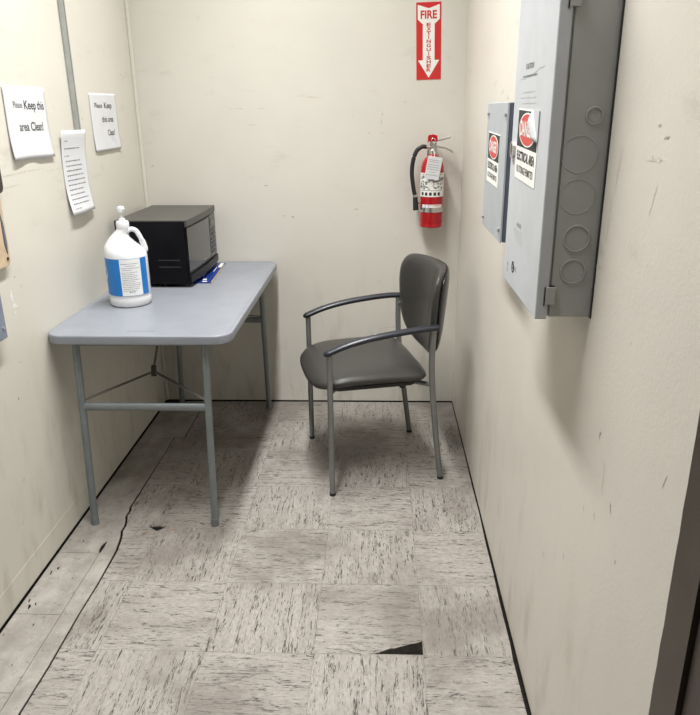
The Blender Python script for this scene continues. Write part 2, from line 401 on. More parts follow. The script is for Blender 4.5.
# ================================================================== THE ROOM
# floor: dark sub-floor with the tile layer lying on it, cracks and lost chips left open
def floor_build():
    bm = bm_new()
    D = -0.004
    box(bm, XL - 0.1, XR + 0.1, -2.0, YB + 0.1, -0.12, D, 1)
    def slab(loops, mi):
        L = [[Vector((p[0], p[1], 0)) for p in lp] for lp in loops]
        tris = tessellate_polygon(L)
        flat = [p for lp in L for p in lp]
        vs = [bm.verts.new(p) for p in flat]
        for t in tris:
            try:
                f = bm.faces.new([vs[i] for i in t]); f.material_index = mi
            except ValueError: pass
        s = 0
        for lp in L:
            n = len(lp); lo = [bm.verts.new((p.x, p.y, D)) for p in lp]
            for i in range(n):
                f = bm.faces.new((vs[s+i], vs[s+(i+1) % n], lo[(i+1) % n], lo[i])); f.material_index = mi
            s += n
    crack = [(-0.892, -1.99), (-0.892, 1.20), (-0.895, 1.34), (-0.891, 1.50), (-0.893, 1.70), (-0.890, 1.86), (-0.893, 2.03),
             (-0.901, 2.09), (-0.908, 2.125), (-0.916, 2.15), (-0.915, 2.185), (-0.922, 2.215), (-0.933, 2.25), (-0.931, 2.285), (-0.938, 2.31),
             (-0.936, 2.60), (-0.935, 2.918), (-0.888, 2.921), (-0.889, 3.10), (-0.891, 3.345)]
    gl = lambda y: 0.0062 - 0.0015 * max(0, min(1, (y - 1.2) / 2.1)) + (0.003 if 2.0 < y < 2.32 else 0)
    main_left = [(x + gl(y) / 2, y) for x, y in crack]
    right = [(XR - 0.0035, 3.347), (XR - 0.0035, 2.8), (XR - 0.0055, 2.5), (XR - 0.0045, 2.3), (XR - 0.008, 2.1), (XR - 0.007, 1.95), (XR - 0.010, 1.8), (XR - 0.009, 1.62), (XR - 0.012, 1.56), (XR - 0.010, 1.3), (XR - 0.010, -1.99)]
    outer = main_left + right
    chip1 = [(0.1300, 1.5685), (0.1300, 1.622), (0.118, 1.616), (0.098, 1.609), (0.082, 1.604), (0.052, 1.592), (0.036, 1.590), (0.012, 1.577), (-0.006, 1.5685)]
    chip2 = [(-0.826, 2.181), (-0.805, 2.186), (-0.766, 2.181), (-0.772, 2.170), (-0.785, 2.158), (-0.792, 2.154), (-0.803, 2.163), (-0.815, 2.172)]
    slab([outer, chip1, chip2], 0)
    # border strip between crack and left wall
    L0 = XL + 0.007
    b2 = [(-0.8945 - 0.0, y) for y in (1.0,)]
    lb = [(x - gl(y) / 2, y) for x, y in crack]
    xs = -0.947
    rows = [-1.99, -0.12, 0.186, 0.490, 0.795, 1.100, 1.404, 1.706, 2.017]
    def cutx(y0, y1):   # crack side vertices between two rows
        def at(y):
            for (xa, ya), (xb, yb_) in zip(lb, lb[1:]):
                if ya <= y <= yb_ and yb_ > ya: return xa + (xb - xa) * (y - ya) / (yb_ - ya)
            return lb[-1][0]
        return [(at(y0), y0)] + [p for p in lb if y0 < p[1] < y1] + [(at(y1), y1)]
    g = 0.0008
    for y0, y1 in zip(rows, rows[1:]):
        slab([[(L0, y0 + g), (xs - g, y0 + g), (xs - g, y1 - g), (L0, y1 - g)]], 2)
        slab([[(xs + g, y0)] + cutx(y0, y1) + [(xs + g, y1)]], 2)
    # last pair runs on to the back wall in one width, with a lost sliver
    y0 = 2.017
    slab([[(L0, y0 + g), (-0.950, y0 + g), (-0.956, 2.04), (-0.957, 2.062), (-0.950, 2.082), (-0.944, 2.085), (-0.943, 2.05), (-0.945, y0)] + cutx(y0, 2.90)
          + [(-0.938, 2.906), (L0, 2.906)]], 2)
    slab([[(L0, 2.909), (-0.938, 2.909), (-0.938, 2.9225), (-0.8915, 2.9245), (-0.893, 3.345), (L0, 3.345)]], 2)
    # stains beside the chip
    for px, py, l in ((-0.832, 2.140, 0.018), (-0.742, 2.160, 0.016), (-0.752, 2.146, 0.012), (-0.80, 2.134, 0.01)):
        vs = [bm.verts.new((px + a, py + b, 0.0004)) for a, b in ((0, 0), (l, 0.004), (l * 1.1, 0.009), (0.002, 0.004))]
        bm.faces.new(vs).material_index = 3
    # loose dark crumbs
    for px, py, l, w_ in ((-1.066, 1.905, 0.034, 0.007), (-1.052, 1.93, 0.018, 0.008), (-1.060, 1.740, 0.030, 0.009), (-1.046, 1.752, 0.016, 0.006), (-1.072, 1.765, 0.02, 0.006),
                          (-1.03, 2.085, 0.012, 0.005), (-1.01, 1.66, 0.012, 0.004), (-0.985, 1.88, 0.010, 0.003), (-1.08, 1.56, 0.03, 0.006), (-0.995, 1.50, 0.010, 0.004)):
        n = 11; vs = []
        for k in range(n):
            a_ = k * math.tau / n; q_ = random.uniform(0.45, 1.25)
            vs.append(bm.verts.new((px + w_ * q_ * math.cos(a_) * 0.5 - 0.2 * l * q_ * math.sin(a_) * 0.5, py + l * q_ * math.sin(a_) * 0.5, 0.0005)))
        bm.faces.new(vs).material_index = 1
    o = obj('floor', bm, [M_floor, M_gap, M_strip, M_redmark]); tag(o, kind='structure'); return o
floor_build()

def marks(bm, fr, items, mi):
    """painted scuffs on a wall face: (u, v, length, thickness, angle)"""
    for u, v, L, t, a in items:
        n = 6; top = []; bot = []
        for k in range(n + 1):
            s = (k / n - 0.5) * L; h = t * 0.5 * math.sin(math.pi * (k + 0.35) / (n + 0.7)) * random.uniform(0.6, 1.3)
            w_ = random.uniform(-0.3, 0.3) * t
            for lst, sg in ((top, 1), (bot, -1)):
                x = s; y = w_ + sg * h
                lst.append((u + x * math.cos(a) - y * math.sin(a), v + x * math.sin(a) + y * math.cos(a)))
        vs = [bm.verts.new(fr @ Vector((p[0], p[1], 0.0004))) for p in top + bot[::-1]]
        bm.faces.new(vs).material_index = mi

def wall(name, x0, x1, y0, y1, mat, fr=None, dark=(), pale=(), white=(), z1=CEIL):
    bm = bm_new(); box(bm, x0, x1, y0, y1, 0.004, z1)
    if fr:
        marks(bm, fr, dark, 1); marks(bm, fr, pale, 2); marks(bm, fr, white, 3)
    o = obj(name, bm, [mat, M_scuff, M_scuff_pale, M_patch]); return tag(o, kind='structure')
fb = frame((1, 0, 0), (0, 0, 1), (0, YB, 0))
wall('wall_back', XL - 0.1, XR + 0.1, YB, YB + 0.1, M_wall_back, fb,
     dark=[(0.02, 1.40, 0.012, 0.003, 1.4), (0.015, 1.37, 0.02, 0.003, 1.45), (-0.04, 1.32, 0.006, 0.005, 0), (0.02, 1.32, 0.006, 0.004, 0.3),
           (-0.52, 1.09, 0.02, 0.004, 0.1), (-0.40, 0.945, 0.02, 0.004, -0.5), (-0.44, 0.95, 0.012, 0.003, 0.2), (-0.1, 0.98, 0.015, 0.004, 0.2)],
     pale=[(-0.30, 1.475, 0.10, 0.005, -0.08), (-0.34, 1.485, 0.05, 0.003, 0.1), (-0.64, 1.43, 0.08, 0.005, 0.02), (-0.52, 1.43, 0.04, 0.004, 0),
           (0.0, 1.43, 0.03, 0.004, 0.1), (0.12, 1.45, 0.02, 0.006, 0), (-0.57, 1.36, 0.04, 0.004, 0.1), (0.06, 0.40, 0.09, 0.004, 0.05)])
fl = frame((0, 1, 0), (0, 0, 1), (XL, 0, 0))
wall('wall_left', XL - 0.1, XL, -2.0, YB, M_wall_side_l, fl,
     dark=[(2.72, 1.40, 0.01, 0.004, 0.3), (2.05, 0.955, 0.006, 0.006, 0), (1.95, 0.60, 0.01, 0.008, 0.5), (1.78, 0.45, 0.02, 0.004, 1.3), (1.9, 0.35, 0.02, 0.003, 1.2),
           (1.7, 0.3, 0.03, 0.003, 1.5), (2.0, 0.7, 0.01, 0.004, 0.7)],
     pale=[(2.20, 1.250, 0.30, 0.004, 0.01), (2.45, 1.240, 0.2, 0.003, 0.0), (2.1, 1.215, 0.16, 0.003, 0.02), (2.02, 0.62, 0.05, 0.004, 1.3), (1.85, 0.22, 0.06, 0.004, 1.2)],
     white=[(2.013, 0.905, 0.042, 0.010, 1.62), (2.022, 0.872, 0.022, 0.016, 0.1), (2.035, 0.868, 0.012, 0.006, 0.2), (2.02, 0.853, 0.012, 0.006, 1.2)])
fr_ = frame((0, -1, 0), (0, 0, 1), (XR, 0, 0))
wall('wall_right', XR, XR + 0.1, 0.782, YB, M_wall_side, fr_,
     dark=[(-1.03, 1.40, 0.012, 0.004, 0.1), (-1.00, 1.385, 0.02, 0.003, 0.2), (-1.03, 0.80, 0.02, 0.003, 1.9), (-0.98, 0.73, 0.012, 0.003, 1.5), (-1.16, 0.72, 0.018, 0.002, 1.9),
           (-1.10, 0.74, 0.015, 0.002, 2.0), (-1.12, 0.89, 0.02, 0.004, 1.2), (-0.85, 0.95, 0.03, 0.002, 1.2), (-2.32, 0.62, 0.006, 0.006, 0), (-2.2, 0.56, 0.006, 0.005, 0),
           (-1.25, 0.55, 0.02, 0.002, 1.7), (-1.4, 0.45, 0.02, 0.003, 1.8)],
     pale=[(-1.03, 1.355, 0.07, 0.007, 0.05), (-1.25, 1.16, 0.11, 0.005, 0.05), (-1.18, 1.33, 0.08, 0.003, 1.4), (-1.2, 1.25, 0.08, 0.003, 1.5), (-1.02, 1.30, 0.05, 0.003, 1.2),
           (-2.35, 1.47, 0.05, 0.012, 0.3), (-2.25, 1.45, 0.06, 0.012, 0), (-2.5, 1.50, 0.05, 0.01, 0.5), (-2.6, 0.95, 0.03, 0.006, 0.3), (-1.08, 0.83, 0.06, 0.003, 1.6)])
wall('wall_rear', XL - 0.1, XR + 0.1, -2.1, -2.0, M_door)  # unseen wall, coloured dark to cut light bouncing into the room
bm = bm_new(); box(bm, XR, XR + 0.1, -2.0, -0.30, 0.004, CEIL); box(bm, XR, XR + 0.1, -0.30, 0.782, 2.12, CEIL)
tag(obj('wall_right_rear', bm, M_door), kind='structure')  # unseen too; dark colour holds back bounced light
tag(mkbox('ceiling', XL - 0.1, XR + 0.1, -2.1, YB + 0.1, CEIL, CEIL + 0.1, M_ceil), kind='structure')
# brown door frame at the right edge of view, with the ragged paint line of its outer edge
bm = bm_new()
edge = []
z = 0.004
while z < 2.16:
    edge.append((0.7825 + random.uniform(-0.0012, 0.0012) + (0.003 if random.random() < 0.10 else 0), z)); z += 0.035
edge.append((0.782, 2.16))
pts = [(0.715, 0.004)] + [(y, z) for y, z in edge] + [(0.715, 2.16)]
a = [bm.verts.new((XR - 0.003, y, z)) for y, z in pts]; b = [bm.verts.new((XR + 0.02, y, z)) for y, z in pts]
bm.faces.new(a); bm.faces.new(b[::-1])
for i in range(len(pts)): bm.faces.new((a[i], a[(i+1) % len(pts)], b[(i+1) % len(pts)], b[i]))
box(bm, XR - 0.003, XR + 0.06, -0.30, -0.235, 0.004, 2.16)
box(bm, XR - 0.003, XR + 0.02, -0.235, 0.715, 2.08, 2.16)
tag(obj('trim_1', bm, M_door), kind='structure')
d = mkbox('door_1', XR + 0.004, XR + 0.045, -0.232, 0.712, 0.006, 2.078, M_door); tag(d, kind='structure')
bm = bm_new(); tube(bm, [(XR + 0.006, -0.16, 1.0), (XR - 0.045, -0.16, 1.0), (XR - 0.05, -0.06, 1.0)], 0.010, seg=12)
smooth_auto(obj('door_handle', bm, M_chrome, d))
# painted-over board along the foot of the left wall, cove strips in the left corner
tag(mkbox('baseboard_left', XL, XL + 0.0005, -1.99, YB, 0.006, 0.092, M_wall_side_l), kind='structure')
bm = bm_new(); tube(bm, [(XL + 0.006, YB - 0.006, 0.01), (XL + 0.006, YB - 0.006, CEIL)], 0.010, seg=12)
tag(smooth_auto(obj('trim_2', bm, M_wall_side_l)), kind='structure')
# dark backing visible in the gap under the walls
bm = bm_new(); box(bm, XL + 0.001, XR - 0.001, YB - 0.0015, YB, -0.004, 0.0065); box(bm, XL, XL + 0.0016, -1.99, YB, -0.004, 0.006)
box(bm, XR - 0.001, XR, 0.79, YB, -0.004, 0.004)
box(bm, XL + 0.004, XL + 0.085, YB - 0.05, YB, -0.004, 0.007)
tag(obj('trim_3', bm, M_gap), kind='structure')

# ------------------------------------------------------------------ ceiling lamps (above the view)
def ceiling_lamp(y, label):
    t = empty('ceiling_light', (LAMP_X, y, CEIL)); tag(t, label, 'ceiling light')
    bm = bm_new(); box(bm, -0.11, 0.11, -1.15, 1.15, -0.035, 0.0); obj('housing', bm, M_white, t, bevel=0.004)
    bm = bm_new()
    prof = [(-0.09 + 0.18 * k / 10, -0.035 - 0.045 * math.sin(math.pi * k / 10)) for k in range(11)]
    A = [bm.verts.new((x, -1.13, z)) for x, z in prof]; B = [bm.verts.new((x, 1.13, z)) for x, z in prof]
    for k in range(10): bm.faces.new((A[k], A[k+1], B[k+1], B[k]))
    bm.faces.new(A); bm.faces.new(B[::-1])
    o = obj('diffuser', bm, M_diff, t, smooth=False)
ceiling_lamp(LAMP_Y, 'white fluorescent batten light on the ceiling above the table and chair')

# ================================================================== FOLDING TABLE
TX0, TX1, TY0, TY1 = -1.0955, -0.478, 2.156, 3.344
tb = empty('folding_table', ((TX0 + TX1) / 2, (TY0 + TY1) / 2, 0))
tag(tb, 'blue grey plastic folding table with rounded corners along the left wall', 'table')
cx, cy = tb.location.x, tb.location.y
bm = bm_new()
out = rrect(TX0 - cx, TX1 - cx, TY0 - cy, TY1 - cy, 0.06, 10)
def inset(d):
    return rrect(TX0 - cx + d, TX1 - cx - d, TY0 - cy + d, TY1 - cy - d, max(0.02, 0.06 - d), 10)
levels = [(0.004, TH - 0.031), (0.0005, TH - 0.029), (0.0, TH - 0.006), (0.001, TH - 0.002), (0.003, TH - 0.0002), (0.005, TH), (0.010, TH), (0.014, TH - 0.0022), (0.020, TH - 0.003)]
rings = [[bm.verts.new((p[0], p[1], z)) for p in inset(d)] for d, z in levels]
n = len(out)
for r1, r2 in zip(rings, rings[1:]):
    for k in range(n): bm.faces.new((r1[k], r1[(k+1) % n], r2[(k+1) % n], r2[k]))
bm.faces.new(rings[0][::-1]); bm.faces.new(rings[-1])
top = obj('tabletop', bm, M_tabletop, tb); smooth_auto(top, 50)
# pale rub mark moulded near the front edge
mkprism('moulded_mark', rrect(-0.05, 0.05, -0.0035, 0.0035, 0.003, 4), TH - 0.003, TH - 0.0024, M_tablerim, top, mw=Matrix.Translation((-0.005, TY0 + 0.065 - cy, 0)))
def leg_frame(y, xa, xb, ta, tb_, sgn):
    yl = y - cy
    for xf, xt in ((xa, ta), (xb, tb_)):
        lg = mktube('leg', [(xt - cx, yl, TH - 0.034), (xf - cx, yl, 0.012)], 0.0125, M_tableleg, tb, seg=16)
        mktube('foot_cap', [(xf - cx, yl, 0.03), (xf - cx, yl, 0.0)], 0.0145, M_tableleg, lg, seg=16)
    fr = lambda z: (ta + (xa - ta) * (TH - z) / TH, tb_ + (xb - tb_) * (TH - z) / TH)
    l, r = fr(0.467)
    mktube('crossbar', [(l - cx, yl, 0.467), (r - cx, yl, 0.467)], 0.0125, M_tableleg, tb, seg=14, sy=1.15, sx=0.8)
    l, r = ta, tb_
    mktube('top_bar', [(l - cx, yl + sgn * 0.004, TH - 0.0395), (r - cx, yl + sgn * 0.004, TH - 0.0395)], 0.0085, M_tableleg, tb, seg=12)
    # V brace meeting at a hub, with the folding link to the underside
    hy = yl + sgn * 0.14; hz = 0.545; hx = (l + r) / 2 - cx - 0.01
    l2, r2 = fr(0.485)
    mktube('brace', [(l2 - cx + 0.008, yl + sgn * 0.012, 0.488), (hx, hy, hz)], 0.0065, M_brace, tb, seg=8, sy=0.5)
    mktube('brace', [(r2 - cx - 0.008, yl + sgn * 0.012, 0.488), (hx, hy, hz)], 0.0065, M_brace, tb, seg=8, sy=0.5)
    h = mktube('hub', [(hx, hy - 0.008, hz - 0.016), (hx, hy + 0.004, hz + 0.022)], 0.010, M_black, tb, seg=10)
    mktube('folding_link', [(hx, hy, hz + 0.01), (hx + 0.006, hy + sgn * 0.12, TH - 0.034)], 0.0045, M_brace, tb, seg=8)
    mktube('link_clip', [(hx + 0.004, hy + sgn * 0.095, TH - 0.07), (hx + 0.006, hy + sgn * 0.12, TH - 0.034)], 0.009, M_black, tb, seg=8)
leg_frame(2.197, -1.030, -0.587, -1.006, -0.571, 1)
leg_frame(3.255, -0.985, -0.544, -0.965, -0.555, -1)

# ================================================================== MICROWAVE on the table
mx0, mx1, my0, my1, mz0, mz1 = -1.060, -0.757, 2.824, 3.302, TH + 0.012, 1.009
Z0 = TH - 0.0029
mw_ = empty('microwave_oven', ((mx0 + mx1) / 2, (my0 + my1) / 2, Z0))
tag(mw_, 'black microwave oven at the far end of the grey table', 'microwave')
def L(bm_): bmesh.ops.translate(bm_, verts=bm_.verts[:], vec=-mw_.location); return bm_
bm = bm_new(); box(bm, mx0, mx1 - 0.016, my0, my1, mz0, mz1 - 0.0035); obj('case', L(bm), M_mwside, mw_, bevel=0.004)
bm = bm_new(); box(bm, mx0, mx1 - 0.014, my0 - 0.0015, my1 + 0.0015, mz1 - 0.006, mz1); obj('top_cover', L(bm), M_mwcase_lit, mw_, bevel=0.003)
# front: bezel frame with curved lower lip, door with window, control panel
def front_slab(name, y0, y1, z0, z1, x_a, x_b, bulge, mat, parent=mw_, ny=14, bev=0.0):
    """slab whose front face bows outward towards the middle of the oven"""
    bm = bm_new(); A = []; mid = (my0 + my1) / 2; hw = (my1 - my0) / 2
    for k in range(ny + 1):
        y = y0 + (y1 - y0) * k / ny
        xo = x_b + bulge * (1 - ((y - mid) / hw) ** 2)
        A.append([bm.verts.new(p) for p in ((x_a, y, z0), (xo, y, z0), (xo, y, z1), (x_a, y, z1))])
    for k in range(ny):
        for j in range(4): bm.faces.new((A[k][j], A[k+1][j], A[k+1][(j+1) % 4], A[k][(j+1) % 4]))
    bm.faces.new(A[0]); bm.faces.new(A[-1][::-1])
    return obj(name, L(bm), mat, parent, bevel=bev)
xb = mx1 - 0.016
front_slab('bezel', my0 - 0.001, my1 + 0.001, mz1 - 0.028, mz1 + 0.0015, xb, mx1 - 0.006, 0.006, M_mwcase_lit, bev=0.004)
dr = front_slab('door', my0 + 0.001, 3.168, mz0 + 0.040, mz1 - 0.029, xb, mx1 - 0.008, 0.008, M_mwside, bev=0.003)
front_slab('window', my0 + 0.004, 3.150, mz0 + 0.052, mz1 - 0.034, xb + 0.005, mx1 - 0.0072, 0.008, M_mwglass, dr)
cp = front_slab('control_panel', 3.171, my1 - 0.002, mz0 + 0.040, mz1 - 0.029, xb, mx1 - 0.009, 0.008, M_mwpanel, bev=0.003)
fp = frame((0, 1, 0), (0, 0, 1), (mx1 - 0.0035, 3.171, mz0 + 0.05)); fp.translation -= mw_.location
bm = bm_new()
prism(bm, [(0.02, 0.135), (0.095, 0.135), (0.095, 0.16), (0.02, 0.16)], 0, 0.0008, 1)
for r in range(6):
    for c in range(3):
        x0 = 0.022 + c * 0.026; y0 = 0.008 + r * 0.02
        prism(bm, rrect(x0, x0 + 0.02, y0, y0 + 0.012, 0.003, 2), 0, 0.0012, 0)
bmesh.ops.transform(bm, matrix=fp @ Matrix.Translation((0, 0, -0.0036)), verts=bm.verts[:])
for v in bm.verts:
    yy = v.co.y + mw_.location.y; mid = (my0 + my1) / 2; hw = (my1 - my0) / 2
    v.co.x += 0.008 * (1 - ((yy - mid) / hw) ** 2) - 0.0012
obj('keypad', bm, [M_key, M_mwglass], cp)
front_slab('lower_lip', my0 - 0.001, my1 + 0.001, mz0 + 0.004, mz0 + 0.038, xb, mx1 - 0.004, 0.014, M_mwside, bev=0.006)
dashes('maker_mark', [(-0.012, 0.012, 0.0)], M_stickgrey, dr, th=0.005, wrap=lambda q: Vector((mx1 + 0.0012 - mw_.location.x, 3.035 - mw_.location.y + q.x, mz0 + 0.063 - mw_.location.z + q.y)))
for fx, fy in ((mx0 + 0.03, my0 + 0.035), (mx1 - 0.125, my0 + 0.035), (mx0 + 0.03, my1 - 0.035), (mx1 - 0.125, my1 - 0.035)):
    bm = bm_new(); lathe(bm, [(0.011, Z0), (0.012, mz0 + 0.002)], (fx, fy), 14); obj('foot', L(bm), M_rubber, mw_)
for k in range(2):   # side vents pressed in the case
    bm = bm_new()
    for j in range(9): box(bm, mx0 + 0.17 + j * 0.010, mx0 + 0.177 + j * 0.010, my0 - 0.0012, my0, mz0 + 0.070 + k * 0.028, mz0 + 0.074 + k * 0.028)
    obj('vent', L(bm), M_mwcase_lit, mw_)

mw_.rotation_euler.z = rad0(-1.2)

# ------------------------------------------------------------------ blue leaflet under the microwave
lf = mkprism('leaflet', [(0.0, -0.215), (0.12, -0.215), (0.12, 0.195), (0.0, 0.195)], 0, 0.0022, M_navy,
             mw=Matrix.Translation((-0.835, 3.110, Z0 + 0.0012)) @ Matrix.Rotation(math.radians(3.0), 4, 'Z'))
tag(lf, 'dark blue printed leaflet sticking out from under the black microwave', 'leaflet')
bm = bm_new()
prism(bm, [(0.117, -0.215), (0.122, -0.215), (0.122, 0.15), (0.117, 0.15)], 0.0005, 0.0026)
prism(bm, [(0.100, 0.185), (0.1195, 0.185), (0.1195, 0.194), (0.100, 0.194)], 0.0005, 0.0026)
obj('gold_edge', bm, M_gold, lf)
bm = bm_new()
for x0, x1, y0, y1 in ((0.060, 0.066, -0.10, 0.02), (0.098, 0.113, 0.09, 0.18), (0.092, 0.095, 0.0, 0.09), (0.078, 0.098, -0.20, -0.185), (0.074, 0.090, -0.165, -0.145)):
    prism(bm, [(x0, y0), (x1, y0), (x1, y1), (x0, y1)], 0.001, 0.0026)
obj('white_print', bm, M_white, lf)

# ================================================================== JUG WITH PUMP on the table
JX, JY = -0.939, 2.578
jg = empty('pump_jug', (JX, JY, Z0)); tag(jg, 'white gallon jug with pump top and blue label on the grey table', 'jug')
toc = math.atan2(-JY, -JX)                      # direction of the viewer seen from the jug
bm = bm_new()
prof = [(0.064, 0.0), (0.072, 0.003), (0.0765, 0.012), (0.0765, 0.030), (0.0750, 0.036), (0.0750, 0.040), (0.0770, 0.046), (0.0770, 0.180),
        (0.0762, 0.198), (0.0685, 0.216), (0.0520, 0.234), (0.0370, 0.252), (0.0275, 0.267), (0.0235, 0.278), (0.0225, 0.285), (0.0205, 0.292)]
off = [0]*8 + [-0.001, -0.008, -0.0155, -0.017, -0.012, -0.004, 0, 0]
lathe(bm, prof, (0, 0), 48, off)
obj('body', bm, M_jug, jg); smooth_auto(jg.children[0], 35)
hb = mktube('handle', catmull([(0.010, 0.0, 0.272), (0.026, 0.006, 0.281), (0.042, 0.012, 0.275), (0.054, 0.015, 0.255), (0.063, 0.018, 0.228), (0.068, 0.019, 0.205), (0.062, 0.018, 0.188)], 8), 0.0088, M_jug, jg, seg=14, sx=1.25)
NX = 0.0
bm = bm_new(); lathe(bm, [(0.0225, 0.284), (0.0235, 0.287), (0.0235, 0.306), (0.021, 0.312), (0.012, 0.314), (0.011, 0.322), (0.006, 0.324)], (NX, 0), 32)
pc = obj('pump_collar', bm, M_jug, jg); smooth_auto(pc, 30)
bm = bm_new(); lathe(bm, [(0.0050, 0.32), (0.0050, 0.342)], (NX, 0), 16)
lathe(bm, [(0.007, 0.340), (0.0125, 0.344), (0.0140, 0.356), (0.0120, 0.364), (0.006, 0.366)], (NX, 0), 24)
tube(bm, [(NX, 0, 0.354), (NX + 0.009, -0.004, 0.356), (NX + 0.015, -0.007, 0.354)], 0.006, seg=10)
tube(bm, [(NX, 0, 0.354), (NX - 0.009, 0.004, 0.356), (NX - 0.013, 0.006, 0.354)], 0.006, seg=10)
obj('pump_head', bm, M_jug, jg); smooth_auto(jg.children[-1], 40)
def cyl_band(bm, r, a0, a1, z0, z1, mi, n=24):
    A = []
    for k in range(n + 1):
        a = toc + a0 + (a1 - a0) * k / n
        A.append([bm.verts.new((math.cos(a) * r, math.sin(a) * r, z)) for z in (z0, z1)])
    for k in range(n):
        f = bm.faces.new((A[k][0], A[k+1][0], A[k+1][1], A[k][1])); f.material_index = mi; f.smooth = True
rad = math.radians
bm = bm_new(); cyl_band(bm, 0.0776, rad(-100), rad(60), 0.046, 0.184, 0)
lab = obj('label', bm, M_blue, jg)
bm = bm_new(); cyl_band(bm, 0.0779, rad(-21), rad(36), 0.047, 0.183, 0)
obj('label_panel', bm, M_labelw, lab)
wr = lambda q: Vector((math.cos(toc + rad(7.5) + q.x / 0.078) * (0.0779 + q.z), math.sin(toc + rad(7.5) + q.x / 0.078) * (0.0779 + q.z), q.y))
wr2 = lambda q: Vector((math.cos(toc + rad(-82) + q.x / 0.078) * (0.0779 + q.z), math.sin(toc + rad(-82) + q.x / 0.078) * (0.0779 + q.z), q.y))
bm = bm_new(); vs = [bm.verts.new(wr2(Vector((x, y, 0.0003)))) for x, y in ell(0, 0.128, 0.020, 0.024)]; bm.faces.new(vs)
obj('label_badge', bm, M_labelw, lab)
rows = [(-0.034, 0.032, 0.166), (-0.020, 0.018, 0.158), (-0.034, 0.034, 0.150), (-0.032, 0.005, 0.143)]
rows += [(-0.034, random.uniform(0.012, 0.034), 0.134 - 0.0068 * k) for k in range(11)]
dashes('label_print', rows, M_inkgrey, lab, 0.0004, 0.0017, wrap=wr)
dashes('label_print', [(-0.012, 0.012, 0.061)], M_ink, lab, 0.0004, 0.004, wrap=wr)

# ================================================================== ARMCHAIR
ch = empty('armchair', (-0.017, 2.723, 0), mw=frame((-0.971, -0.240, 0), (0.240, -0.971, 0), (-0.017, 2.723, 0)))
# local frame: x forward, y towards the viewer's side, z: x cross y
q = Matrix((Vector((-0.971, -0.240, 0)).normalized(), Vector((0.240, -0.971, 0)).normalized(), Vector((0, 0, 1)))).transposed().to_4x4()
# x cross y = +z check keeps the frame right-handed
q.translation = Vector((-0.017, 2.723, 0))
ch.matrix_world = q
tag(ch, 'charcoal vinyl armchair with black arms and silver grey tube legs', 'chair')
def grid_solid(name, f_top, f_bot, nu, nv, mat, parent, ss=1, mats=None):
    """closed cushion from two (u,v)->point maps that share their border"""
    bm = bm_new(); T = [[None]*(nv+1) for _ in range(nu+1)]; B = [[None]*(nv+1) for _ in range(nu+1)]
    for i in range(nu + 1):
        for j in range(nv + 1):
            T[i][j] = bm.verts.new(f_top(i / nu, j / nv))
            B[i][j] = bm.verts.new(f_bot(i / nu, j / nv))
    for i in range(nu):
        for j in range(nv):
            bm.faces.new((T[i][j], T[i+1][j], T[i+1][j+1], T[i][j+1]))
            bm.faces.new((B[i][j], B[i][j+1], B[i+1][j+1], B[i+1][j]))
    for i in range(nu):
        bm.faces.new((T[i][0], B[i][0], B[i+1][0], T[i+1][0])); bm.faces.new((T[i][nv], T[i+1][nv], B[i+1][nv], B[i][nv]))
    for j in range(nv):
        bm.faces.new((T[0][j], T[0][j+1], B[0][j+1], B[0][j])); bm.faces.new((T[nu][j], B[nu][j], B[nu][j+1], T[nu][j+1]))
    return obj(name, bm, mat, parent, smooth=True, subsurf=ss)
def lerp_tab(tab, x):
    if x <= tab[0][0]: return tab[0][1]
    for (a, fa), (b, fb_) in zip(tab, tab[1:]):
        if x <= b:
            t = (x - a) / (b - a); t = t * t * (3 - 2 * t); return fa + (fb_ - fa) * t
    return tab[-1][1]
def disk_solid(name, outline_r, cfun, top_h, bot_h, mat, parent, nr=9, na=48, ss=1, edge=0.0):
    pass
# cushions are built on concentric rings so that the outline is exact and the rim is round
def cushion(name, outline, to3d, h_front, h_back, mat, parent, na=64, nr=8):
    """outline: list of (p,q); to3d(p,q,h): point at height h off the mid surface"""
    cpx = sum(p for p, _ in outline) / len(outline); cpy = sum(p for _, p in outline) / len(outline)
    bm = bm_new(); N = len(outline)
    prof = []
    for k in range(nr + 1):                     # front rings from centre to rim
        s = k / nr; s = 1 - (1 - s) ** 1.6
        prof.append((s, h_front * (max(0.0, 1 - s ** 5)) ** 0.5))
    for k in range(nr - 1, -1, -1):
        s = k / nr; s = 1 - (1 - s) ** 1.6
        prof.append((s, -h_back * (max(0.0, 1 - s ** 5)) ** 0.5))
    c0 = bm.verts.new(to3d(cpx, cpy, h_front)); c1 = bm.verts.new(to3d(cpx, cpy, -h_back))
    rings = []
    for s, h in prof[1:-1]:
        rings.append([bm.verts.new(to3d(cpx + (p - cpx) * s, cpy + (q_ - cpy) * s, h)) for p, q_ in outline])
    for k in range(N): bm.faces.new((c0, rings[0][k], rings[0][(k+1) % N])); bm.faces.new((c1, rings[-1][(k+1) % N], rings[-1][k]))
    for a_, b_ in zip(rings, rings[1:]):
        for k in range(N): bm.faces.new((a_[k], b_[k], b_[(k+1) % N], a_[(k+1) % N]))
    return obj(name, bm, mat, parent, smooth=True)
def closed_spline(pts, n=6):
    P = [Vector((p[0], p[1], 0)) for p in pts]; out = []; N = len(P)
    for i in range(N):
        a, b, c, d = P[i-1], P[i], P[(i+1) % N], P[(i+2) % N]
        for k in range(n):
            t = k / n
            r = 0.5 * ((2*b) + (c-a)*t + (2*a-5*b+4*c-d)*t*t + (3*b-a-3*c+d)*t**3); out.append((r.x, r.y))
    return out
